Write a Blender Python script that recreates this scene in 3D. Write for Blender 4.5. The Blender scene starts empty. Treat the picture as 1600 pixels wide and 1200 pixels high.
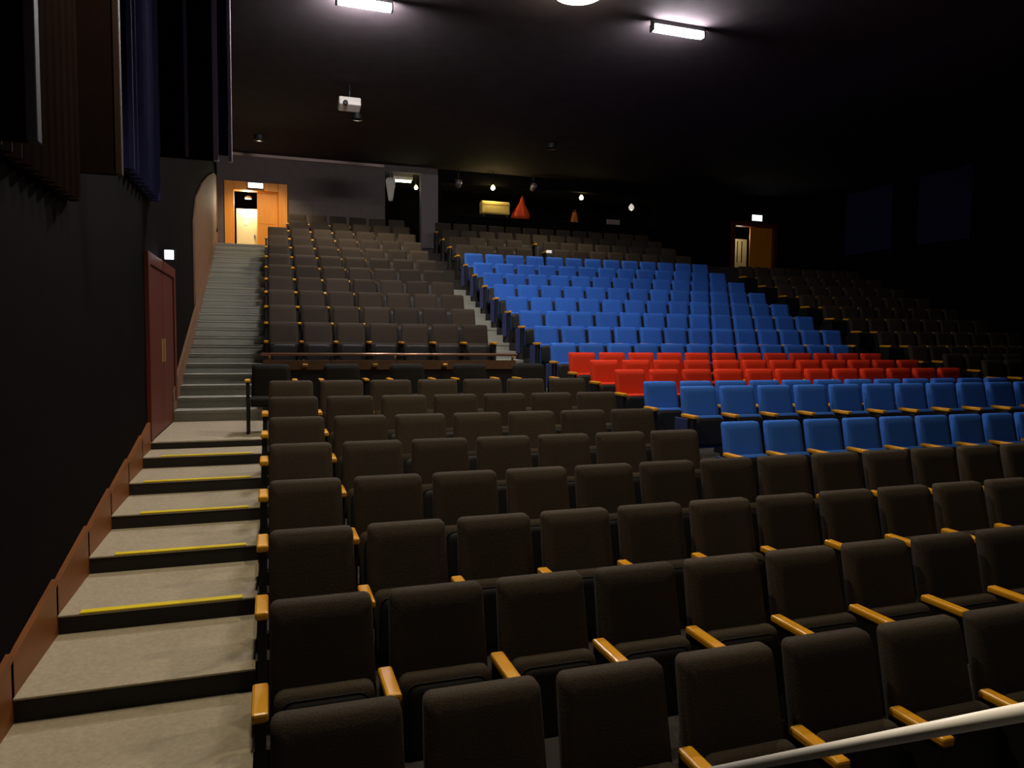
import bpy, bmesh, math, random
from mathutils import Matrix, Vector
random.seed(7)
H = 2.30                      # eye height above the flat front floor; all Z below are given relative to the eye and lifted by H
SC = bpy.context.scene
COL = SC.collection

# ------------------------------------------------------------------ camera, world, exposure
cam = bpy.data.cameras.new('camera'); co = bpy.data.objects.new('camera', cam); COL.objects.link(co)
cam.sensor_width = 36.0; cam.lens = 1131.6 / 1600 * 36; cam.clip_start = 0.05; cam.clip_end = 200
m = Matrix.Rotation(math.radians(-18.506), 4, 'Z') @ Matrix.Rotation(math.radians(90 - 3.601), 4, 'X') @ Matrix.Rotation(math.radians(0.554), 4, 'Z')
co.rotation_euler = m.to_euler(); co.location = (0, 0, H)
SC.camera = co
w = bpy.data.worlds.new('world'); SC.world = w; w.use_nodes = True
w.node_tree.nodes['Background'].inputs[0].default_value = (0.9, 0.85, 1.0, 1)
w.node_tree.nodes['Background'].inputs[1].default_value = 0.0006
SC.view_settings.view_transform = 'Standard'; SC.view_settings.look = 'None'
SC.view_settings.exposure = 0.0; SC.view_settings.gamma = 1.0; SC.view_settings.use_curve_mapping = False

# lamp powers (each belongs to a fixture built further down)
BATTEN = (520.0, 150.0)  # radiance of the left and the right fluorescent batten
DOME = 75.0          # radiance of the round ceiling lamp
DOWN = 1.0            # scale of the downlights, mostly added fill

# ------------------------------------------------------------------ materials
MATS = {}
def mat(name, col, rough=0.7, var=0.0, scale=40.0, bump=0.0, emit=0.0, metal=0.0, spec=0.5, rand=0.0, sheen=0.0, wood=False):
    if name in MATS: return MATS[name]
    M = bpy.data.materials.new(name); M.use_nodes = True
    nt = M.node_tree; b = nt.nodes['Principled BSDF']
    b.inputs['Base Color'].default_value = (*col, 1); b.inputs['Roughness'].default_value = rough
    b.inputs['Metallic'].default_value = metal; b.inputs['Specular IOR Level'].default_value = spec
    if sheen:
        b.inputs['Sheen Weight'].default_value = sheen; b.inputs['Sheen Roughness'].default_value = 0.5
        b.inputs['Sheen Tint'].default_value = (*[min(1, c * 1.5 + .1) for c in col], 1)
    if emit:
        b.inputs['Emission Color'].default_value = (*col, 1); b.inputs['Emission Strength'].default_value = emit
    if var or bump or rand:
        tc = nt.nodes.new('ShaderNodeTexCoord'); nz = nt.nodes.new('ShaderNodeTexNoise')
        nz.inputs['Scale'].default_value = scale; nz.inputs['Detail'].default_value = 4
        src = tc.outputs['Object']
        if wood:
            mp = nt.nodes.new('ShaderNodeMapping'); mp.inputs['Scale'].default_value = (1, .12, 1) if wood == 'y' else (1, 1, .12)
            nt.links.new(src, mp.inputs['Vector']); src = mp.outputs['Vector']
        nt.links.new(src, nz.inputs['Vector'])
        if var or rand:
            mx = nt.nodes.new('ShaderNodeMix'); mx.data_type = 'RGBA'
            mx.inputs['A'].default_value = (*[c * (1 - var) for c in col], 1)
            mx.inputs['B'].default_value = (*[min(1, c * (1 + var)) for c in col], 1)
            nt.links.new(nz.outputs['Fac'], mx.inputs['Factor'])
            out = mx.outputs['Result']
            if rand:
                oi = nt.nodes.new('ShaderNodeObjectInfo'); hs = nt.nodes.new('ShaderNodeHueSaturation')
                mr = nt.nodes.new('ShaderNodeMapRange')
                mr.inputs['To Min'].default_value = 1 - rand; mr.inputs['To Max'].default_value = 1 + rand
                nt.links.new(oi.outputs['Random'], mr.inputs['Value']); nt.links.new(mr.outputs['Result'], hs.inputs['Value'])
                nt.links.new(out, hs.inputs['Color']); out = hs.outputs['Color']
            nt.links.new(out, b.inputs['Base Color'])
        if bump:
            bp = nt.nodes.new('ShaderNodeBump'); bp.inputs['Strength'].default_value = bump; bp.inputs['Distance'].default_value = 0.01
            nt.links.new(nz.outputs['Fac'], bp.inputs['Height']); nt.links.new(bp.outputs['Normal'], b.inputs['Normal'])
    MATS[name] = M
    return M
mat('charcoal', (.046, .035, .025), .85, .45, 120, .3, rand=.22, sheen=.10, spec=.2)
mat('blue', (.036, .16, .66), .8, .2, 120, .3, rand=.10, spec=.25)
mat('red', (.76, .038, .008), .8, .2, 120, .3, rand=.08, spec=.25)
mat('pan', (.008, .008, .009), .55)
mat('black_metal', (.010, .010, .011), .5)
mat('arm_wood', (.82, .38, .018), .30, .25, 30, .05, wood='y')
mat('tread', (.40, .35, .255), .95, .22, 35, .4)
mat('aisle_carpet', (.34, .35, .30), .95, .2, 35, .4)
mat('riser_black', (.014, .011, .010), .8)
mat('riser_grey', (.26, .265, .22), .95, .2, 35, .4)
mat('yellow', (.85, .66, .01), .5)
mat('nosing', (.42, .40, .32), .5)
mat('tier', (.035, .032, .030), .95, .3, 20, .3)
mat('skirt', (.20, .064, .011), .5, .35, 12, .05, wood='y')
mat('door_wood', (.85, .30, .008), .5, .22, 9, .03, wood='z')
mat('door_dark', (.11, .017, .006), .5, .35, 8, .03, wood='z')
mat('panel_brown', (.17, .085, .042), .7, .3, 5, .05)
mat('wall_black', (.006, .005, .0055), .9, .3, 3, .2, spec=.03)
mat('wall_back', (.11, .09, .086), .9, .2, 4, .2)
mat('dado', (.13, .105, .095), .8, .2, 5, .1)
mat('ceiling', (.060, .050, .055), .95, .25, 3, .2, spec=.1)
mat('cornice', (.42, .31, .27), .5)
mat('cream', (.80, .72, .42), .6, .05, 5)
mat('white_paint', (.90, .88, .84), .3)
mat('white_box', (.7, .68, .62), .5)
mat('navy', (.016, .018, .075), .85, .3, 8, .2, spec=.1)
mat('drape_black', (.006, .005, .005), .9, .3, 8, .2, spec=.05)
mat('drape_brown', (.012, .006, .005), .9, .3, 8, .2, spec=.05)
mat('trim_metal', (.30, .27, .33), .4, metal=.4)
mat('rail_copper', (.55, .33, .22), .3, metal=.6)
mat('brass', (.75, .48, .15), .3, metal=.7)
mat('case_yellow', (.80, .58, .16), .6, .1, 8)
mat('cloth_red', (.85, .075, .012), .7, .15, 20)
mat('cloth_orange', (.75, .20, .03), .7)
mat('lilac', (.22, .18, .28), .6)
mat('grey_wall', (.20, .17, .18), .8, .15, 6)
mat('lamp_violet', (1.0, .92, .95), emit=BATTEN[0])
mat('lamp_violet_dim', (1.0, .92, .97), emit=BATTEN[1])
mat('lamp_warm', (1.0, .86, .66), emit=DOME)
mat('exit_white', (.82, .93, 1.0), emit=2.6)
mat('bulb_yellow', (1.0, .86, .30), emit=26)
mat('bulb_white', (1.0, .93, .80), emit=5)
mat('tube_white', (1.0, .95, .88), emit=.5)

# ------------------------------------------------------------------ mesh helpers
def mesh(name, verts, faces, material, smooth=False):
    me = bpy.data.meshes.new(name); me.from_pydata(verts, [], faces); me.update()
    me.materials.append(MATS[material])
    if smooth: me.polygons.foreach_set('use_smooth', [True] * len(me.polygons))
    return me
def bx(x0, x1, y0, y1, z0, z1, V, F):
    b = len(V)
    V += [(x, y, z) for x in (x0, x1) for y in (y0, y1) for z in (z0, z1)]
    F += [tuple(b + i for i in f) for f in ((0, 1, 3, 2), (4, 6, 7, 5), (0, 4, 5, 1), (2, 3, 7, 6), (0, 2, 6, 4), (1, 5, 7, 3))]
def link(name, me, parent=None, loc=(0, 0, 0), rot=(0, 0, 0)):
    o = bpy.data.objects.new(name, me); COL.objects.link(o)
    o.parent = parent; o.location = loc; o.rotation_euler = rot
    return o
def box(name, x0, x1, y0, y1, z0, z1, material, parent=None, bevel=0.0):
    """box in eye-relative Z; its origin is the middle of its underside"""
    cx, cy = (x0 + x1) / 2, (y0 + y1) / 2
    bm = bmesh.new(); bmesh.ops.create_cube(bm, size=1)
    for v in bm.verts: v.co = ((v.co.x) * (x1 - x0), v.co.y * (y1 - y0), (v.co.z + .5) * (z1 - z0))
    if bevel: bmesh.ops.bevel(bm, geom=bm.edges[:], offset=bevel, segments=2, affect='EDGES', profile=.5)
    me = bpy.data.meshes.new(name); bm.to_mesh(me); bm.free(); me.materials.append(MATS[material])
    p = Vector((cx, cy, z0 + H))
    if parent is not None: p -= world_of(parent)
    return link(name, me, parent, p)
def world_of(o):
    p = Vector((0, 0, 0))
    while o is not None: p += Vector(o.location); o = o.parent
    return p
def empty(name, loc, parent=None):
    o = bpy.data.objects.new(name, None); COL.objects.link(o); o.empty_display_size = .1
    p = Vector(loc) + Vector((0, 0, H))
    if parent is not None: p -= world_of(parent)
    o.location = p; o.parent = parent
    return o
def tag(o, label, cat, group=None, kind=None):
    o['label'] = label; o['category'] = cat
    if group: o['group'] = group
    if kind: o['kind'] = kind
    return o
def struct(o, label=None, cat=None):
    o['kind'] = 'structure'
    if label: o['label'] = label
    if cat: o['category'] = cat
    return o
def tube_mesh(name, pts, r, material, n=12):
    V, F = [], []
    P = [Vector(p) for p in pts]
    for i, p in enumerate(P):
        d = (P[min(i + 1, len(P) - 1)] - P[max(i - 1, 0)]).normalized()
        a = d.orthogonal().normalized() if i == 0 else (a - d * a.dot(d)).normalized()
        b = d.cross(a)
        V += [tuple(p + a * r * math.cos(2 * math.pi * k / n) + b * r * math.sin(2 * math.pi * k / n)) for k in range(n)]
    for i in range(len(P) - 1):
        for k in range(n):
            F.append((i * n + k, i * n + (k + 1) % n, (i + 1) * n + (k + 1) % n, (i + 1) * n + k))
    F.append(tuple(range(n - 1, -1, -1))); F.append(tuple((len(P) - 1) * n + k for k in range(n)))
    return mesh(name, V, F, material, True)
def lathe(name, prof, material, n=20):
    V, F = [], []
    for r, z in prof: V += [(r * math.cos(2 * math.pi * k / n), r * math.sin(2 * math.pi * k / n), z) for k in range(n)]
    for i in range(len(prof) - 1):
        for k in range(n): F.append((i * n + k, i * n + (k + 1) % n, (i + 1) * n + (k + 1) % n, (i + 1) * n + k))
    F.append(tuple(range(n - 1, -1, -1))); F.append(tuple((len(prof) - 1) * n + k for k in range(n)))
    return mesh(name, V, F, material, True)
def prism_yz(name, pts, x0, x1, material):
    """extrude a polygon given in (y, z) from x0 to x1"""
    n = len(pts); V = [(x0, y, z) for y, z in pts] + [(x1, y, z) for y, z in pts]
    F = [tuple(range(n)), tuple(range(2 * n - 1, n - 1, -1))] + [(i, n + i, n + (i + 1) % n, (i + 1) % n) for i in range(n)]
    me = mesh(name, V, F, material); bm = bmesh.new(); bm.from_mesh(me); bmesh.ops.recalc_face_normals(bm, faces=bm.faces[:]); bm.to_mesh(me); bm.free()
    return me

# ------------------------------------------------------------------ layout numbers (metres; y = depth, z relative to the eye)
ARM = .65                                            # armrest top above its floor
R_Y = [2.35, 3.18, 4.00, 4.72, 5.53, 6.35, 7.22, 8.08]
R_Z = [-1.66, -1.54, -1.42, -1.27, -1.14, -1.02, -.91, -.80]
U_Y = [12.42 + .855 * i for i in range(11)]
U_Z = [-.07 + .315 * i for i in range(11)]
B_Y = [6.45, 7.30, 8.20, 9.05, 9.90, 10.75, 11.58]   # lower rows of the coloured block
B_Z = [-1.20, -.865, -.86, -.74, -.63, -.53, -.38]
PITCH = .55; X0 = -.055; XB = 4.63; XR = 12.75
LAND_Y0, LAND_Y1, LAND_Z = 9.28, 11.40, -1.25
BACK = 22.3; CEIL = 5.2; XL = -1.36; XW = 19.2
TOPZ = 2.48

# ------------------------------------------------------------------ the setting
floor = struct(box('floor', -3.2, XW, -3, 27, -2.75, -2.33, 'tier'), 'dark auditorium floor below the seating tiers', 'floor')
def tier(x0, x1, y0, y1, z): return box('tier', x0, x1, y0, y1, -2.33, z, 'tier', floor)
def tiers(x0, x1, ys, zs, yend):
    for i in range(len(ys)):
        y1 = ys[i + 1] - .29 if i + 1 < len(ys) else yend
        tier(x0, x1, ys[i] - .29, y1, zs[i] - ARM)
tiers(-.10, 10.6, R_Y[:4], R_Z[:4], R_Y[4] - .29)
tiers(-.10, 4.58, R_Y[4:], R_Z[4:], 8.72)
tier(4.58, XW, R_Y[4] - .29, B_Y[0] - .29, R_Z[3] - ARM)
tiers(4.58, 12.62, B_Y + U_Y[:7], B_Z + U_Z[:7], U_Y[7] - .29)
tier(-.10, 4.58, 8.72, LAND_Y0, -1.33); tier(-.10, 4.58, LAND_Y0, LAND_Y1, LAND_Z)
tiers(-.10, 3.84, U_Y[:7], U_Z[:7], U_Y[7] - .29)
tier(-.10, 3.84, LAND_Y1, U_Y[0] - .29, U_Z[0] - ARM)
tiers(-.10, 12.62, U_Y[7:], U_Z[7:], BACK)
tiers(12.62, XW, B_Y[3:] + U_Y, B_Z[3:] + U_Z, BACK)

struct(box('ceiling', -3.2, XW + .2, -3, 27, CEIL, CEIL + .3, 'ceiling'), 'dark grey ceiling over the auditorium', 'ceiling')
# left wall with the side exit, back wall with doorway, booth doorway, booth window and right exit
wl = struct(box('wall_left', XL - .25, XL, -3, 27, -2.33, CEIL, 'wall_black'), 'black side wall along the stair aisle', 'wall')
struct(box('wall_right', XW, XW + .25, -3, 27, -2.33, CEIL, 'wall_black'), 'black side wall beyond the right seats', 'wall')
struct(box('wall_front', -3.2, XW, -3.25, -3, -2.33, CEIL, 'wall_black'), 'black wall behind the stage', 'wall')
def wall_with_holes(x0, x1, z0, z1, holes, y0, y1, material):
    xs = sorted({x0, x1, *[h[0] for h in holes], *[h[1] for h in holes]})
    zs = sorted({z0, z1, *[h[2] for h in holes], *[h[3] for h in holes]})
    V, F = [], []
    for a, b in zip(xs, xs[1:]):
        for c, d in zip(zs, zs[1:]):
            mx, mz = (a + b) / 2, (c + d) / 2
            if any(h[0] < mx < h[1] and h[2] < mz < h[3] for h in holes): continue
            bx(a, b, y0, y1, c + H, d + H, V, F)
    me = mesh('wall_back', V, F, material)
    bm = bmesh.new(); bm.from_mesh(me); bmesh.ops.remove_doubles(bm, verts=bm.verts[:], dist=1e-4); bm.to_mesh(me); bm.free()
    return me
DOORX0, DOORX1, DOORZ = -1.00, .36, 4.20
wb = struct(link('wall_back', wall_with_holes(XL, 4.98, -2.33, CEIL, [(DOORX0, DOORX1, TOPZ, DOORZ), (3.36, 4.45, 2.75, 5.02)], BACK, BACK + .2, 'wall_back')),
            'grey rear wall with the orange door and booth doorway', 'wall')
struct(link('wall_back', wall_with_holes(4.98, XW, -2.33, CEIL, [(5.10, 12.6, 3.82, 4.85), (15.75, 17.5, 2.6, 4.15)], BACK, BACK + .2, 'wall_black')),  # same rear wall in black, its dimness right of the booth doorway put into colour
            'rear wall around the control booth window, blackened for its dimness', 'wall')
# lower lighter panelling on the back wall, in boards
for i in range(4):
    a = .56 + i * .69
    box('dado_panel', a + .006, a + .684, BACK - .025, BACK - .001, 2.35, 3.95, 'dado', wb, .006)
tr = struct(box('trim_1', -1.34, 3.32, BACK - .09, BACK, 5.09, 5.17, 'cornice', bevel=.01), 'thin pale cornice along the top of the rear wall', 'trim')
tr2 = struct(box('trim_2', 4.45, 4.98, BACK - .06, BACK, 2.75, 5.0, 'grey_wall', bevel=.01), 'pale grey pillar face beside the booth doorway', 'trim')

# rooms behind the back wall
rb = struct(box('wall_booth', 2.9, 14.0, 25.5, 25.7, 1.5, CEIL, 'wall_black'), 'black rear wall of the control booth', 'wall')
fb = struct(box('floor_booth', 2.9, 14.0, BACK + .2, 25.5, 2.3, 2.7, 'tier'), 'dark floor of the control booth', 'floor')
fc = struct(box('floor_corridor', -2.2, 1.6, BACK + .2, 26, 2.1, TOPZ, 'tread'), 'grey corridor floor behind the open door', 'floor')
wc = struct(box('wall_corridor', -2.2, 1.6, 25.8, 26, TOPZ, CEIL, 'wall_black'), 'dark corridor wall behind the open door', 'wall')
fd = struct(box('floor_foyer', 15.0, 18.6, BACK + .2, 25.5, 2.2, 2.6, 'tier'), 'dark foyer floor behind the right exit', 'floor')

# side fins / acoustic panels with drapes on the left wall
def drape(name, y0, y1, z0, z1, material, label, depth=.07, pitch=.16):
    """pleated curtain hung on the left wall"""
    V, F = [], []
    n = max(8, int((y1 - y0) / pitch * 6))
    for i in range(n + 1):
        y = y0 + (y1 - y0) * i / n
        x = XL + .035 + depth * (.5 + .5 * math.sin(2 * math.pi * (y - y0) / pitch))
        V += [(x, y, z0 + H), (x, y, z1 + H), (XL + .012, y, z0 + H), (XL + .012, y, z1 + H)]
    for i in range(n):
        a, b = i * 4, i * 4 + 4
        F += [(a, a + 1, b + 1, b), (a + 2, b + 2, b + 3, a + 3), (a, b, b + 2, a + 2), (a + 1, a + 3, b + 3, b + 1)]
    F += [(0, 2, 3, 1), (n * 4, n * 4 + 1, n * 4 + 3, n * 4 + 2)]
    o = link(name, mesh(name, V, F, material, False)); tag(o, label, 'curtain', 'drapes on the left wall')
    return o
def fin(y, z0, x1, label, wdt=.05):
    o = box('metal_fin', XL, x1, y - wdt / 2, y + wdt / 2, z0, CEIL, 'trim_metal', bevel=.006)
    tag(o, label, 'wall fin', 'upright fins on the left wall'); return o
drape('brown_curtain', 4.3, 6.0, .95, CEIL, 'drape_brown', 'dark brown pleated curtain between the first two wing boards', .06)
drape('navy_curtain', 8.0, 9.85, 1.62, CEIL, 'navy', 'wide navy blue curtain on the left wall above the side exit', .09, .22)
mat('trim_violet', (.050, .042, .075), .6, spec=.2)
mat('trim_brown', (.034, .018, .014), .6, spec=.2)
def wing(y, z0, x1, face, label, wt, trim='trim_metal'):
    t = empty('wing_board', ((XL + x1) / 2, y, z0)); tag(t, label, 'wing board', 'wing boards standing out from the left wall')
    box('board', XL + .002, x1 - wt, y, y + .05, z0, CEIL, face, t, .004)
    box('edge_trim', x1 - wt, x1, y - .012, y + .06, z0, CEIL, trim, t, .006)
    return t
wing(4.0, .90, -1.02, 'drape_black', 'black wing board with violet grey edge nearest the stage', .05, 'trim_violet')
wing(6.2, 1.20, -1.04, 'drape_brown', 'dark brown wing board, second from the stage on the left wall', .045, 'trim_brown')
mat('trim_pale', (.50, .47, .56), .5)
w3 = wing(10.0, 2.20, -.585, 'drape_black', 'deep black wing board with navy outer strip beside the orange door', .06, 'trim_pale')
box('outer_strip', -.583, -.47, 10.0, 10.05, 2.28, CEIL, 'navy', w3, .004)
box('edge_trim', -.47, -.425, 9.99, 10.06, 2.20, CEIL, 'trim_pale', w3, .006)
for x in (-1.27, -.95): box('batten_strip', x - .02, x + .02, 9.985, 9.999, 2.22, CEIL, 'lilac', w3)

# brown patches in the outline of the door light's pool on the left wall
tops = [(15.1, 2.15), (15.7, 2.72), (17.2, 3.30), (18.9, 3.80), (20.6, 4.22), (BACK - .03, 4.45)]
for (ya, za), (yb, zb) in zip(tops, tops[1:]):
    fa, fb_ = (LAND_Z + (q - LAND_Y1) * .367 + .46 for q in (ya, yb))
    o = link('light_pool_patch', prism_yz('light_pool_patch', [(ya + .004, fa + H), (yb - .004, fb_ + H), (yb - .004, zb + H), (ya + .004, za + H)], XL, XL + .03, 'panel_brown'), wl)
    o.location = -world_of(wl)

# stage edge under and behind the camera
struct(box('floor_stage', -1.36, 9, -3, .55, -2.33, -1.42, 'tier'), 'low black stage in front of the first row', 'stage')

# ------------------------------------------------------------------ stairs along the left wall
STEP_Y = [2.72, 3.57, 4.42, 5.30, 6.18, 7.02, 7.87, 8.70, LAND_Y0]
STEP_Z = [-2.22, -2.09, -1.955, -1.83, -1.70, -1.578, -1.456, -1.335, LAND_Z]
st = empty('staircase', (-.71, 2.7, -2.33)); struct(st, 'pale stair aisle with yellow edged treads climbing along the left wall', 'stairs')
for i, (y, z) in enumerate(zip(STEP_Y, STEP_Z)):
    y1 = STEP_Y[i + 1] if i + 1 < len(STEP_Y) else LAND_Y1
    t = box('tread', XL + .03, -.10, y - .006, y1, z - .014, z, 'tread', st, .004)
    box('riser', XL + .03, -.10, y, y + .03, (STEP_Z[i - 1] if i else -2.33), z - .014, 'riser_black', st)
    if i not in (2, 8):
        box('edge_strip', -1.20 + .05 * (i % 3), -.20, y - .007, y + .055, z, z + .008, 'yellow', t)
    elif i == 8:
        box('edge_strip', -1.25, -.25, y - .004, y + .03, z, z + .004, 'nosing', t)
    # wooden skirting board with a notch at every step
    if y1 < 11:
        s0, s1 = z, (STEP_Z[i + 1] if i + 1 < len(STEP_Z) else z)
        me = prism_yz('skirting_board', [(y - .02, s0 - .02 + H), (y1 + .02, s0 - .02 + H), (y1 + .02, s1 + .24 + H), (y + .16, s0 + .235 + H), (y - .02, s0 + .19 + H)], XL, XL + .035, 'skirt')
        o = link('skirting_board', me, st); o.location = -world_of(st)
NUP = 24
DY = (21.55 - LAND_Y1) / NUP; DZ = (TOPZ - LAND_Z) / NUP
su = empty('staircase', (-.71, LAND_Y1, LAND_Z)); struct(su, 'steep grey upper stair flight leading to the orange door', 'stairs')
for i in range(NUP):
    y = LAND_Y1 + i * DY; z = LAND_Z + (i + 1) * DZ
    y1 = y + DY if i < NUP - 1 else BACK
    t = box('tread', XL + .03, -.10, y, y1, z - .04, z, 'aisle_carpet', su)
    box('riser', XL + .03, -.10, y + .012, y1, z - DZ - .0, z - .04, 'riser_grey', su)
    box('edge_strip', XL + .06, -.13, y - .012, y + .035, z, z + .005, 'nosing', t)
me = prism_yz('skirting_board', [(LAND_Y1, LAND_Z + H), (21.55, TOPZ + H), (BACK, TOPZ + H), (BACK, TOPZ + .34 + H), (21.45, TOPZ + .34 + H), (LAND_Y1, LAND_Z + .42 + H)], XL, XL + .04, 'panel_brown')
o = link('skirting_board', me, su); o.location = -world_of(su)
# solid carriage under the upper flight
me = prism_yz('carriage', [(LAND_Y1 + .03, -2.3 + H), (LAND_Y1 + .03, LAND_Z + H), (21.55, TOPZ - DZ + H - .02), (BACK, TOPZ - DZ + H - .02), (BACK, -2.3 + H)], XL + .03, -.10, 'tier')
o = link('carriage', me, su); o.location = -world_of(su)

# aisle between the dark block and the blue block: one wide grey step for each row
sa = empty('staircase', (4.2, U_Y[0] - .29, LAND_Z)); struct(sa, 'grey stepped aisle between the charcoal seats and the blue seats', 'stairs')
ays = [U_Y[0] - .29 - .5] + [u - .29 for u in U_Y[:7]]; azs = [-1.0] + [u - ARM for u in U_Z[:7]]
for i in range(len(ays)):
    y1 = ays[i + 1] if i + 1 < len(ays) else U_Y[7] - .29
    zp = azs[i - 1] if i else LAND_Z
    zn = azs[i]
    box('tread', 3.85, 4.57, ays[i], y1, zn - .05, zn, 'aisle_carpet', sa)
    box('riser', 3.85, 4.57, ays[i] + .01, y1, zp - .05, zn - .05, 'aisle_carpet', sa)
    if i: box('tread', 3.85, 4.57, ays[i] - .42, ays[i] + .01, zp, zp + (zn - zp) / 2, 'aisle_carpet', sa)

# ------------------------------------------------------------------ seats
def slab(name, w0, w1, h, t, puff, rt, rb, material, lean=0.0, curve=0.0):
    """upholstered slab: rounded outline in x-z, padded towards -y, leaning back by `lean` over its height"""
    pts = []
    def corner(cx, cz, r, a0):
        for k in range(4):
            a = math.radians(a0 + 30 * k); pts.append((cx + r * math.cos(a), cz + r * math.sin(a)))
    hw0, hw1 = w0 / 2, w1 / 2
    corner(hw1 - rt, h - rt, rt, 0); corner(-hw1 + rt, h - rt, rt, 90)
    corner(-hw0 + rb, rb, rb, 180); corner(hw0 - rb, rb, rb, 270)
    n = len(pts); V, F = [], []
    def ring(s, y):
        for x, z in pts:
            xx, zz = x * s, h / 2 + (z - h / 2) * s
            V.append((xx, y + lean * zz / h - curve * (xx / hw0) ** 2, zz))
    ring(.93, t); ring(1, t - .015); ring(1, .012); ring(.94, -puff * .75); ring(.72, -puff)
    for r in range(4):
        for k in range(n): F.append((r * n + k, r * n + (k + 1) % n, (r + 1) * n + (k + 1) % n, (r + 1) * n + k))
    F.append(tuple(range(n - 1, -1, -1))); F.append(tuple(4 * n + k for k in range(n)))
    return mesh(name, V, F, material, True)
def bevel_box_mesh(name, x0, x1, y0, y1, z0, z1, material, bev=.008, seg=2):
    bm = bmesh.new(); bmesh.ops.create_cube(bm, size=1)
    for v in bm.verts: v.co = ((x0 + x1) / 2 + v.co.x * (x1 - x0), (y0 + y1) / 2 + v.co.y * (y1 - y0), (z0 + z1) / 2 + v.co.z * (z1 - z0))
    bmesh.ops.bevel(bm, geom=bm.edges[:], offset=bev, segments=seg, affect='EDGES', profile=.5)
    me = bpy.data.meshes.new(name); bm.to_mesh(me); bm.free(); me.materials.append(MATS[material]); return me
SEAT = {}
for c in ('charcoal', 'blue', 'red'):
    SEAT[c] = dict(backrest=slab('backrest', .485, .465, .58, .075, .020, .034, .035, c, .13, .012),
                   seat_cushion=slab('seat_cushion', .45, .44, .375, .065, .012, .045, .04, c, .07))
PAN = slab('seat_pan', .41, .39, .33, .02, .006, .05, .05, 'pan', .058)
ARMR = bevel_box_mesh('armrest', -.034, .034, -.145, .145, .607, .65, 'arm_wood', .012)
V, F = [], []
bx(-.022, .022, -.11, .15, .10, .606, V, F); bx(-.035, .035, -.14, .17, 0, .10, V, F)
STD = mesh('standard', V, F, 'black_metal')
def build_seat(c):
    t = bpy.data.objects.new({'charcoal': 'charcoal_theatre_seat', 'blue': 'blue_theatre_seat', 'red': 'red_theatre_seat'}[c], None); t.empty_display_size = .1
    P = [('backrest', SEAT[c]['backrest'], (0, .13, .38)), ('seat_cushion', SEAT[c]['seat_cushion'], (0, -.02, .25)), ('seat_pan', PAN, (0, -.042, .27)),
         ('armrest', ARMR, (-PITCH / 2, 0, 0)), ('standard', STD, (-PITCH / 2, 0, 0))]
    ch = []
    for n, me, l in P:
        o = bpy.data.objects.new(n, me); o.parent = t; o.location = l; ch.append(o)
    return t, ch
mat('shaded_blue', (.012, .022, .12), .8)  # blue seat fabric with the shade at the row ends put into its colour
ENDP = bevel_box_mesh('end_panel', -.045, -.024, -.02, .26, .12, .60, 'shaded_blue', .008)
PROTO = {c: build_seat(c) for c in SEAT}      # never linked themselves: each placed seat is a copy with copies of its parts
ORD = ['first', 'second', 'third', 'fourth', 'fifth', 'sixth', 'seventh', 'eighth', 'ninth', 'tenth', 'eleventh', 'twelfth', 'thirteenth', 'fourteenth', 'fifteenth']
def place(c, x, y, z, label, group, last=False, first=False):
    t, ch = PROTO[c]
    r = t.copy(); COL.objects.link(r); r.location = (x, y, z + H)
    r['label'] = label; r['category'] = 'seat'; r['group'] = group
    for o in ch:
        k = o.copy(); k.parent = r; COL.objects.link(k)
    if first and c == 'blue':
        k = bpy.data.objects.new('end_panel', ENDP); k.parent = r; k.location = (-PITCH / 2, 0, 0); COL.objects.link(k)
    if last:
        for o in ch[3:]:
            k = o.copy(); k.parent = r; k.location = (PITCH / 2, 0, 0); COL.objects.link(k)
def row(c, x0, n, y, zarm, text, group, skip=()):
    for j in range(n):
        if j in skip: continue
        place(c, x0 + PITCH * (j + .5), y, zarm - ARM, text % ORD[j], group, j == n - 1 or (j + 1) in skip, j == 0)
ROWW = ['nearest', 'second', 'third', 'fourth', 'fifth', 'sixth', 'seventh', 'eighth']
for i, n in enumerate([7, 9, 11, 14, 7, 7, 7, 7]):
    row('charcoal', X0, n, R_Y[i], R_Z[i], 'charcoal tip-up seat, %s from the stairs in the ' + ROWW[i] + ' row from the camera', 'charcoal seats in the front rows')
UW = ['first', 'second', 'third', 'fourth', 'fifth', 'sixth', 'seventh', 'eighth', 'ninth', 'tenth', 'eleventh']
for i in range(7):
    row('charcoal', X0, 7, U_Y[i], U_Z[i], 'charcoal seat, %s from the stairs in the ' + UW[i] + ' row above the barrier rail', 'charcoal seats above the barrier rail')
for i in range(7, 11):
    row('charcoal', X0, 7, U_Y[i], U_Z[i], 'charcoal seat, %s from the stairs in the ' + UW[i] + ' row above the barrier rail', 'charcoal seats above the barrier rail', (0,) if i > 8 else ())
    row('charcoal', XB, 13, U_Y[i], U_Z[i], 'charcoal seat, %s from the left in the ' + UW[i - 7] + ' row behind the blue block', 'charcoal seats behind the blue block', (4,) if i < 9 else ())
bl = ['front row of the blue block', 'second row of the blue block', 'third row, just before the red rows']
for i, n in enumerate([10, 11, 12]):
    row('blue', XB, n, B_Y[i], B_Z[i], 'blue tip-up seat, %s from the left in the ' + bl[i], 'blue seats in front of the red rows')
for i in range(3):
    row('red', XB, 12, B_Y[3 + i], B_Z[3 + i], 'red tip-up seat, %s from the left in the ' + ['front', 'middle', 'rear'][i] + ' red row', 'red seats')
for i, (y, z) in enumerate(zip([B_Y[6]] + U_Y[:7], [B_Z[6]] + U_Z[:7])):
    row('blue', XB, 12 if i == 0 else 13, y, z, 'blue tip-up seat, %s from the left in the ' + UW[i] + ' row behind the red ones', 'blue seats behind the red rows')
rr = list(zip(B_Y[4:] + U_Y[:7], B_Z[4:] + U_Z[:7]))
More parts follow.
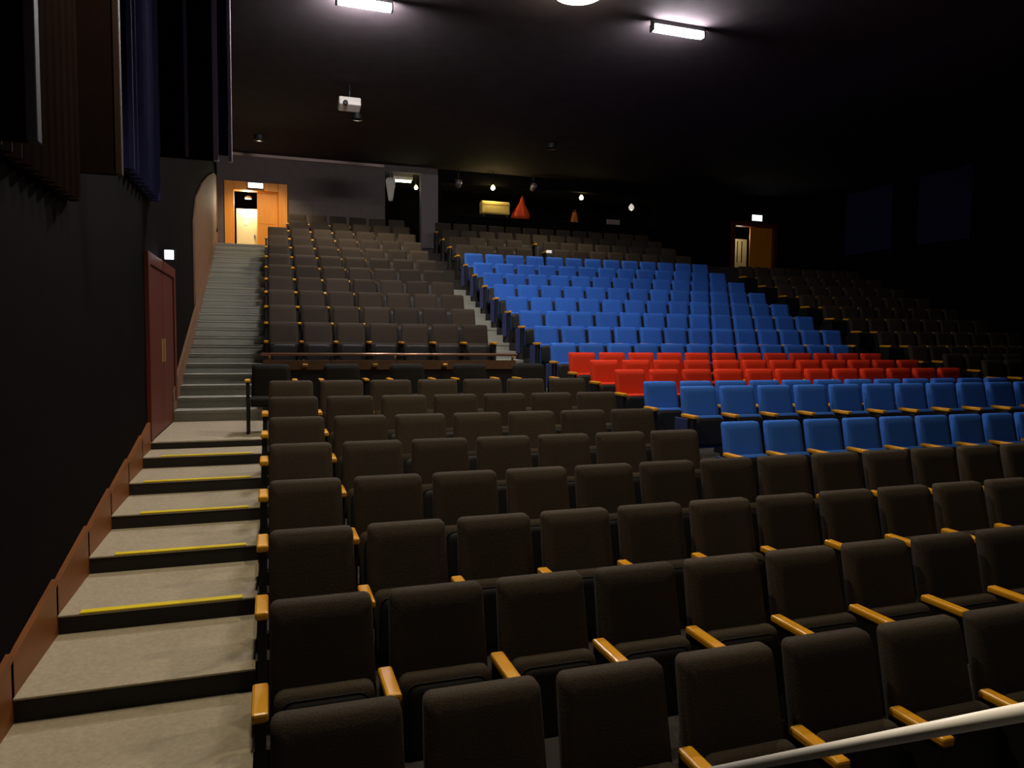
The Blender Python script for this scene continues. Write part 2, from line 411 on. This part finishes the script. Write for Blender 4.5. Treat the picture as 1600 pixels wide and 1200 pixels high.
for i, (y, z) in enumerate(rr):
    n = max(1, min(8, int((1.366 * y + .2 - XR) / PITCH) + 1))
    row('charcoal', XR, n, y, z, 'shadowed charcoal seat, %s from the aisle in the ' + UW[i] + ' row of the right block', 'charcoal seats in the dark right block')

# loose armchairs on the cross aisle in front of the barrier
mat('chair_black', (.012, .011, .010), .8, .3, 100, .3, spec=.2)
def armchair(x, y, z, label):
    t = empty('armchair', (x, y, z)); tag(t, label, 'armchair', 'loose armchairs on the cross aisle')
    link('backrest', slab('backrest', .50, .48, .46, .08, .025, .06, .04, 'chair_black', .10), t, (0, .16, .42))
    link('seat_cushion', bevel_box_mesh('seat_cushion', -.25, .25, -.26, .24, .36, .47, 'chair_black', .03), t)
    for s in (-1, 1):
        link('armrest', bevel_box_mesh('armrest', -.033, .033, -.14, .14, .665, .695, 'arm_wood', .009), t, (s * .29, -.02, 0))
        link('side_panel', bevel_box_mesh('side_panel', -.02, .02, -.13, .18, 0, .664, 'black_metal', .006), t, (s * .285, 0, 0))
for i, x in enumerate([.015, .93, 1.83, 2.74, 3.65]):
    armchair(x, 9.85, LAND_Z, 'loose black armchair with wooden arms, %s from the stairs, below the barrier' % ORD[i])

# barrier wall and rail in front of the upper dark block
bw = empty('barrier', (1.85, LAND_Y1 - .1, LAND_Z)); tag(bw, 'brown barrier wall with copper rail in front of upper charcoal seats', 'barrier')
for i in range(4):
    pn = box('panel', -.10 + i * .985 + .004, -.10 + (i + 1) * .985 - .004, LAND_Y1 - .11, LAND_Y1 - .02, LAND_Z, -.36, 'riser_black', bw, .006)
    box('lit_band', -.10 + i * .985 + .004, -.10 + (i + 1) * .985 - .004, LAND_Y1 - .125, LAND_Y1 - .111, -.50, -.36, 'panel_brown', pn)  # brown band stands in for light on the barrier top, panels below blacked
o = link('handrail', tube_mesh('handrail', [(-.12, LAND_Y1 - .06, -.27 + H), (3.88, LAND_Y1 - .06, -.27 + H)], .024, 'rail_copper'), bw); o.location = -world_of(bw)
for x in (0.0, 1.86, 3.80):
    p = link('rail_post', lathe('rail_post', [(.018, 0), (.018, .10)], 'brass', 10), bw); p.location = Vector((x, LAND_Y1 - .06, -.37 + H)) - world_of(bw)
for x in (.50, 1.54, 2.64):
    p = link('bracket', bevel_box_mesh('bracket', -.04, .04, -.05, 0, 0, .05, 'brass', .01), bw); p.location = Vector((x, LAND_Y1 - .126, -.46 + H)) - world_of(bw)

# white handrail of the stage steps, in front of the camera on the right
hr = empty('stage_handrail', (1.42, 2.0, -2.33)); tag(hr, 'white sloping metal handrail in front of the nearest seats', 'handrail')
P0 = Vector((1.235, .55, -.41)); P1 = Vector((1.40, 2.02, -1.455))
o = link('rail', tube_mesh('rail', [P0 + Vector((0, 0, H)), P1 + Vector((0, 0, H))], .0155, 'white_paint', 16), hr); o.location = -world_of(hr)
for q, zb in ((P0 + (P1 - P0) * .04, -1.42), (P0 + (P1 - P0) * .985, -2.33)):
    o = link('post', tube_mesh('post', [(q.x, q.y, zb + H), (q.x, q.y, q.z + H - .01)], .015, 'white_paint', 12), hr); o.location = -world_of(hr)

# ------------------------------------------------------------------ doors
d1 = empty('door_1', (-.32, BACK, TOPZ)); struct(d1, 'orange timber double door with one leaf open at the top of the stairs', 'door')
for x0, x1, z0, z1 in ((DOORX0 - .17, DOORX0 + .08, TOPZ, DOORZ + .18), (DOORX1 - .08, DOORX1 + .17, TOPZ, DOORZ + .18), (DOORX0 + .08, DOORX1 - .08, DOORZ - .06, DOORZ + .18)):
    box('frame', x0, x1, BACK - .06, BACK + .22, z0, z1, 'door_wood', d1, .008)
lf = box('leaf', -.30, DOORX1 - .09, BACK + .06, BACK + .11, TOPZ + .01, DOORZ - .07, 'door_wood', d1, .004)
box('moulding', -.24, DOORX1 - .16, BACK + .05, BACK + .061, TOPZ + .75, DOORZ - .18, 'door_wood', lf, .004)
box('moulding', -.24, DOORX1 - .16, BACK + .05, BACK + .061, TOPZ + .12, TOPZ + .65, 'door_wood', lf, .004)
# open leaf standing inwards in the corridor, pale on the corridor side
ol = link('leaf', bevel_box_mesh('leaf', -.60, 0, -.02, .02, 0, 1.28, 'cream', .004), d1); ol.location = (.02, .9, .01); ol.rotation_euler = (0, 0, math.radians(-8))
link('notice', bevel_box_mesh('notice', -.40, -.26, -.026, -.02, .80, .92, 'white_box', .001), ol)
link('handle', bevel_box_mesh('handle', -.10, -.06, -.06, -.02, .42, .52, 'trim_metal', .004), ol)
ek = box('edge', .03, .075, BACK + .75, BACK + 1.0, TOPZ, TOPZ + 1.30, 'trim_metal', d1)

d2 = empty('door_2', (XL + .02, 10.5, LAND_Z)); struct(d2, 'dark red timber side exit door on the left wall by the landing', 'door')
box('frame', XL, XL + .05, 9.28, 9.45, LAND_Z, .97, 'door_dark', d2, .006); box('frame', XL, XL + .05, 11.62, 11.80, LAND_Z + .3, .97, 'door_dark', d2, .006)
box('frame', XL, XL + .05, 9.45, 11.62, .83, .97, 'door_dark', d2, .006)
for y0, y1 in ((9.46, 10.53), (10.54, 11.61)):
    l = box('leaf', XL, XL + .03, y0, y1, LAND_Z + .01, .82, 'door_dark', d2, .004)
    box('push_plate', XL + .03, XL + .036, (y1 - .16) if y0 < 10 else y0 + .04, (y1 - .04) if y0 < 10 else y0 + .16, LAND_Z + .9, LAND_Z + 1.2, 'brass', l)

d3 = empty('door_3', (16.6, BACK, 2.6)); struct(d3, 'orange timber exit door half open at the far right of the rear wall', 'door')
for x0, x1, z0, z1 in ((15.65, 15.80, 2.6, 4.25), (17.45, 17.6, 2.6, 4.25), (15.80, 17.45, 4.1, 4.25)):
    box('frame', x0, x1, BACK - .05, BACK + .21, z0, z1, 'door_dark', d3, .006)
box('leaf', 16.50, 17.44, BACK + .06, BACK + .11, 2.61, 4.08, 'door_wood', d3, .004)
gl = box('leaf', 16.34, 16.98, BACK + .9, BACK + .95, 2.61, 3.78, 'cream', d3, .004)
for k in range(2): box('glazing_bar', 16.55 + k * .19, 16.58 + k * .19, BACK + .885, BACK + .90, 2.9, 3.7, 'drape_black', gl)

def exit_sign(x, y, z, wd, hd, label, yaw=0):
    t = empty('exit_sign', (x, y, z)); t.rotation_euler = (0, 0, yaw); tag(t, label, 'sign', 'lit exit signs')
    link('housing', bevel_box_mesh('housing', -wd / 2 - .02, wd / 2 + .02, 0, .06, -.02, hd + .02, 'black_metal', .006), t)
    link('lit_panel', bevel_box_mesh('lit_panel', -wd / 2, wd / 2, -.012, .0, 0, hd, 'exit_white', .003), t)
exit_sign(-.33, BACK - .14, 4.20, .40, .14, 'white lit exit sign above the orange door at the stair top')
exit_sign(-1.235, 10.50, .99, .11, .12, 'white lit exit sign on the left wall over the side exit')
exit_sign(16.65, BACK - .1, 4.30, .42, .20, 'white lit exit sign above the far right door')

# ------------------------------------------------------------------ lamps
def lamp_light(name, kind, loc, energy, color, parent, size=.15, spot=None, rot=(0, 0, 0), blend=.6):
    L = bpy.data.lights.new(name, kind); L.energy = energy; L.color = color
    if kind in ('POINT', 'SPOT'): L.shadow_soft_size = size
    if kind == 'SPOT': L.spot_size = spot; L.spot_blend = blend
    o = bpy.data.objects.new(name, L); COL.objects.link(o); o.parent = parent; o.location = loc; o.rotation_euler = rot
    return o
def batten(x0, x1, y, label, glow):
    t = empty('ceiling_batten', ((x0 + x1) / 2, y, 5.02)); tag(t, label, 'ceiling light', 'fluorescent ceiling battens')
    hl = (x1 - x0) / 2
    link('tube', bevel_box_mesh('tube', -hl, hl, -.06, .06, 0, .10, glow, .03), t)
    link('housing', bevel_box_mesh('housing', -hl - .03, hl + .03, -.05, .05, .105, .18, 'black_metal', .01), t)
    for s in (-1, 1): link('end_cap', bevel_box_mesh('end_cap', -.015, .015, -.065, .065, -.005, .105, 'black_metal', .006), t, (s * (hl + .018), 0, 0))
batten(1.03, 1.83, 11.55, 'violet white fluorescent batten above the charcoal seats, left ceiling light', 'lamp_violet')
batten(5.98, 6.90, 10.80, 'violet white fluorescent batten above the blue seats, right ceiling light', 'lamp_violet_dim')
t = empty('ceiling_dome', (4.36, 10.12, 5.0)); tag(t, 'warm round ceiling lamp between the two battens', 'ceiling light')
link('diffuser', lathe('diffuser', [(.02, -.03), (.22, .0), (.36, .06), (.40, .13)], 'lamp_warm', 24), t)
link('collar', lathe('collar', [(.42, .12), (.43, .14), (.43, .20)], 'black_metal', 24), t)

def downlight(x, y, energy, color, label, size=1.9, aim=(0, 0)):  # unseen lamps, added as fill except the one at the door
    """recessed can: black ring in the ceiling with a lamp inside"""
    t = empty('unseen_downlight', (x, y, CEIL - .12)); tag(t, label, 'ceiling light', 'recessed downlights')
    V, F = [], []; n = 20
    for r, z in ((.13, .12), (.13, 0), (.115, 0), (.115, .115)):
        V += [(r * math.cos(2 * math.pi * k / n), r * math.sin(2 * math.pi * k / n), z) for k in range(n)]
    for i in range(3):
        for k in range(n): F.append((i * n + k, i * n + (k + 1) % n, (i + 1) * n + (k + 1) % n, (i + 1) * n + k))
    link('can', mesh('can', V, F, 'black_metal', False), t)
    lamp_light('lamp', 'SPOT', (0, 0, .0), energy * DOWN, color, t, .10, size, (math.radians(aim[0]), math.radians(aim[1]), 0))
WARM = (1.0, .84, .60)
downlight(.2, 5.0, 520, WARM, 'downlight added to brighten the lower stairs')
downlight(1.9, 1.6, 220, WARM, 'downlight added to brighten the stage edge')
downlight(1.3, .45, 900, WARM, 'narrow downlight added to brighten the white handrail', .42)
downlight(4.6, 6.4, 420, WARM, 'downlight added to brighten the front blue rows')
downlight(7.2, 18.4, 230, WARM, 'downlight added to brighten the seats behind the blue block', 2.0)
downlight(2.0, 17.6, 520, WARM, 'downlight added to brighten the rear charcoal seats', 2.2)
downlight(-.2, 20.3, 260, (1, .78, .50), 'recessed downlight in front of the orange door', 1.6, (25, 0))

# lamps behind the openings
def bulb(x, y, z, energy, label, r=.06, material='bulb_yellow', color=(1, .82, .35)):
    t = empty('pendant_lamp', (x, y, z)); tag(t, label, 'lamp', 'small lamps in the control booth')
    link('bulb', lathe('bulb', [(.01, -r), (r * .7, -r * .7), (r, 0), (r * .7, r * .7), (.2 * r, r * 1.3)], material, 14), t)
    link('socket', lathe('socket', [(.03, r * 1.25), (.03, r * 1.25 + .06)], 'black_metal', 10), t)
    link('cord', lathe('cord', [(.008, r * 1.25 + .06), (.008, CEIL - z)], 'black_metal', 6), t)
    lamp_light('glow', 'POINT', (0, -.0, -r - .02), energy, color, t, .05)
bulb(4.42, 22.9, 4.70, 2, 'small yellow lamp in the booth doorway')
bulb(6.72, 22.15, 4.72, 22, 'small yellow lamp above the yellow case in booth window', .07)
bulb(9.95, 22.6, 4.72, 2, 'small yellow lamp at the right of the booth window', .07)
lamp_light('corridor_glow', 'POINT', (-.25, .65, 1.45), 55, (1, .9, .6), d1, .08)
cl = empty('corridor_lamp', (-.55, 22.95, 4.02)); tag(cl, 'corridor lamp behind the open orange door', 'lamp')
link('shade', lathe('shade', [(.10, 0), (.10, .05), (.03, .09)], 'white_box', 14), cl); link('cord', lathe('cord', [(.008, .09), (.008, CEIL - 4.02)], 'black_metal', 6), cl)
lamp_light('glow', 'POINT', (-.35, .35, 1.2), 9, (1, .88, .6), d3, .08)

# ------------------------------------------------------------------ control booth furniture and small things
sill = struct(box('trim_3', 5.1, 12.6, BACK - .08, BACK + .35, 3.78, 3.84, 'wall_black', bevel=.01), 'dark sill of the control booth window', 'trim')
yc = empty('flight_case', (6.86, BACK + .1, 3.84)); tag(yc, 'yellow case lying on the control booth sill', 'case')
link('body', bevel_box_mesh('body', -.48, .48, -.13, .13, .09, .50, 'case_yellow', .05, 3), yc)
link('lid_edge', bevel_box_mesh('lid_edge', -.485, .485, -.135, .135, .38, .40, 'brass', .004), yc)
for s in (-1, 1): link('foot', bevel_box_mesh('foot', -.05, .05, -.1, .1, 0, .095, 'black_metal', .01), yc, (s * .38, 0, 0))
# red pointed bundle of cloth: a lathe cone with folds
V, F = [], []; prof = [(.27, 0), (.28, .12), (.24, .24), (.17, .36), (.09, .50), (.05, .66), (.012, .74)]; n = 28
for i, (r, z) in enumerate(prof):
    for k in range(n):
        a = 2 * math.pi * k / n; rr_ = r * (1 + .14 * math.sin(5 * a + i * .5) + .06 * math.sin(9 * a))
        V.append((rr_ * math.cos(a) + .06 * (z / .7), rr_ * math.sin(a) * .38, z))
for i in range(len(prof) - 1):
    for k in range(n): F.append((i * n + k, i * n + (k + 1) % n, (i + 1) * n + (k + 1) % n, (i + 1) * n + k))
F.append(tuple(range(n - 1, -1, -1))); F.append(tuple((len(prof) - 1) * n + k for k in range(n)))
o = link('cloth_bundle', mesh('cloth_bundle', V, F, 'cloth_red', True), None, (7.72, BACK + .08, 3.845 + H)); tag(o, 'bright red pointed bundle of cloth beside the yellow case', 'cloth')
# control desk and equipment in the booth
dk = empty('control_desk', (9.9, BACK + .75, 2.7)); tag(dk, 'dark control desk inside the booth window', 'desk')
link('top', bevel_box_mesh('top', -1.9, 1.9, -.3, .3, .98, 1.04, 'wall_back', .01), dk)
for s in (-1, 1): link('leg', bevel_box_mesh('leg', -.03, .03, -.25, .25, 0, .98, 'black_metal', .005), dk, (s * 1.8, 0, 0))
o = box('mixer', 11.0, 11.9, BACK + .55, BACK + .95, 3.74, 3.90, 'lilac', None, .02); tag(o, 'lilac grey mixing console on the booth desk', 'mixer')
for k in range(5): box('fader', 11.1 + k * .16, 11.13 + k * .16, BACK + .50, BACK + .55, 3.78, 3.84, 'white_box', o)
o = box('monitor', 11.25, 11.75, BACK + 1.0, BACK + 1.06, 3.74, 4.20, 'lilac', None, .02); tag(o, 'grey monitor standing behind the mixing console', 'monitor')
box('screen', 11.29, 11.71, BACK + .99, BACK + 1.0, 3.80, 4.16, 'grey_wall', o)
bulb(11.9, 22.75, 4.55, .6, 'dim white lamp over the mixing console', .10, 'tube_white', (1, .9, .8))
V, F = [], []
o = link('orange_bag', slab('orange_bag', .22, .12, .34, .12, .03, .05, .03, 'cloth_orange'), None, (9.62, BACK + .05, 3.845 + H)); tag(o, 'small orange bag on the booth sill', 'bag')
link('strap', tube_mesh('strap', [(-.05, .06, .33), (-.03, .06, .42), (.03, .06, .42), (.05, .06, .33)], .008, 'cloth_orange', 6), o)
# booth doorway: white hanging coat-like sheet and a fluorescent fitting
o = link('white_sheet', slab('white_sheet', .14, .30, .72, .05, .03, .10, .05, 'white_box', .02), None, (3.58, BACK + .32, 4.18 + H)); tag(o, 'white sheet hanging inside the left edge of booth doorway', 'sheet')
link('hook', tube_mesh('hook', [(0, .04, .70), (0, .04, CEIL - 4.18)], .008, 'trim_metal', 6), o)
t = empty('booth_light', (4.02, BACK + .7, 4.86)); tag(t, 'white fluorescent fitting in the booth doorway', 'ceiling light')
link('tube', bevel_box_mesh('tube', -.26, .26, -.03, .03, 0, .06, 'bulb_white', .015), t); link('housing', bevel_box_mesh('housing', -.30, .30, -.05, .05, .065, CEIL - 4.86, 'white_box', .01), t)
lamp_light('glow', 'POINT', (0, 0, -.10), 3, (1, .95, .9), t, .06)
# spot lamps hung over the booth window
def spot_can(x, z, label):
    t = empty('stage_spotlight', (x, BACK - .35, z)); tag(t, label, 'spotlight', 'spotlights above the booth window')
    link('barrel', lathe('barrel', [(.06, -.12), (.09, -.10), (.09, .10), (.05, .14)], 'trim_metal', 14), t, rot=(math.radians(65), 0, 0))
    link('yoke', tube_mesh('yoke', [(-.11, 0, 0), (-.11, 0, .14), (.11, 0, .14), (.11, 0, 0)], .010, 'black_metal', 6), t)
    link('hanger', tube_mesh('hanger', [(0, 0, .14), (0, 0, CEIL - z)], .014, 'black_metal', 8), t)
spot_can(5.55, 4.72, 'left spotlight hung above the booth window'); spot_can(8.0, 4.80, 'right spotlight hung above the booth window')
# white box hung under the ceiling
t = empty('projector', (1.62, 15.6, 4.72)); tag(t, 'small white projector hung under the dark ceiling', 'projector')
link('body', bevel_box_mesh('body', -.22, .22, -.16, .16, 0, .17, 'white_box', .025), t, rot=(math.radians(-12), 0, 0))
link('lens', lathe('lens', [(.05, 0), (.05, .05), (.04, .06)], 'black_metal', 14), t, (-.1, -.15, .05), (math.radians(90), 0, 0))
link('mount', lathe('mount', [(.02, .16), (.02, CEIL - 4.72)], 'black_metal', 8), t)
# aisle light behind the blue block
t = empty('aisle_light', (7.10, U_Y[7] - .2, U_Z[7] - ARM)); tag(t, 'small white aisle light on a post behind the blue block', 'lamp')
link('post', lathe('post', [(.02, 0), (.02, .80)], 'black_metal', 8), t); link('head', bevel_box_mesh('head', -.07, .07, -.04, .04, .80, .87, 'tube_white', .012), t)

# navy panels on the right wall
for i, (y0, y1) in enumerate(((15.8, 17.6), (18.6, 20.6))):
    o = box('acoustic_panel', XW - .085, XW - .025, y0, y1, 3.0, 5.1, 'navy', None, .01); tag(o, ['navy panel on the right wall, nearer the camera', 'navy panel on the right wall, next to the rear corner'][i], 'wall panel', 'navy panels on the right wall')
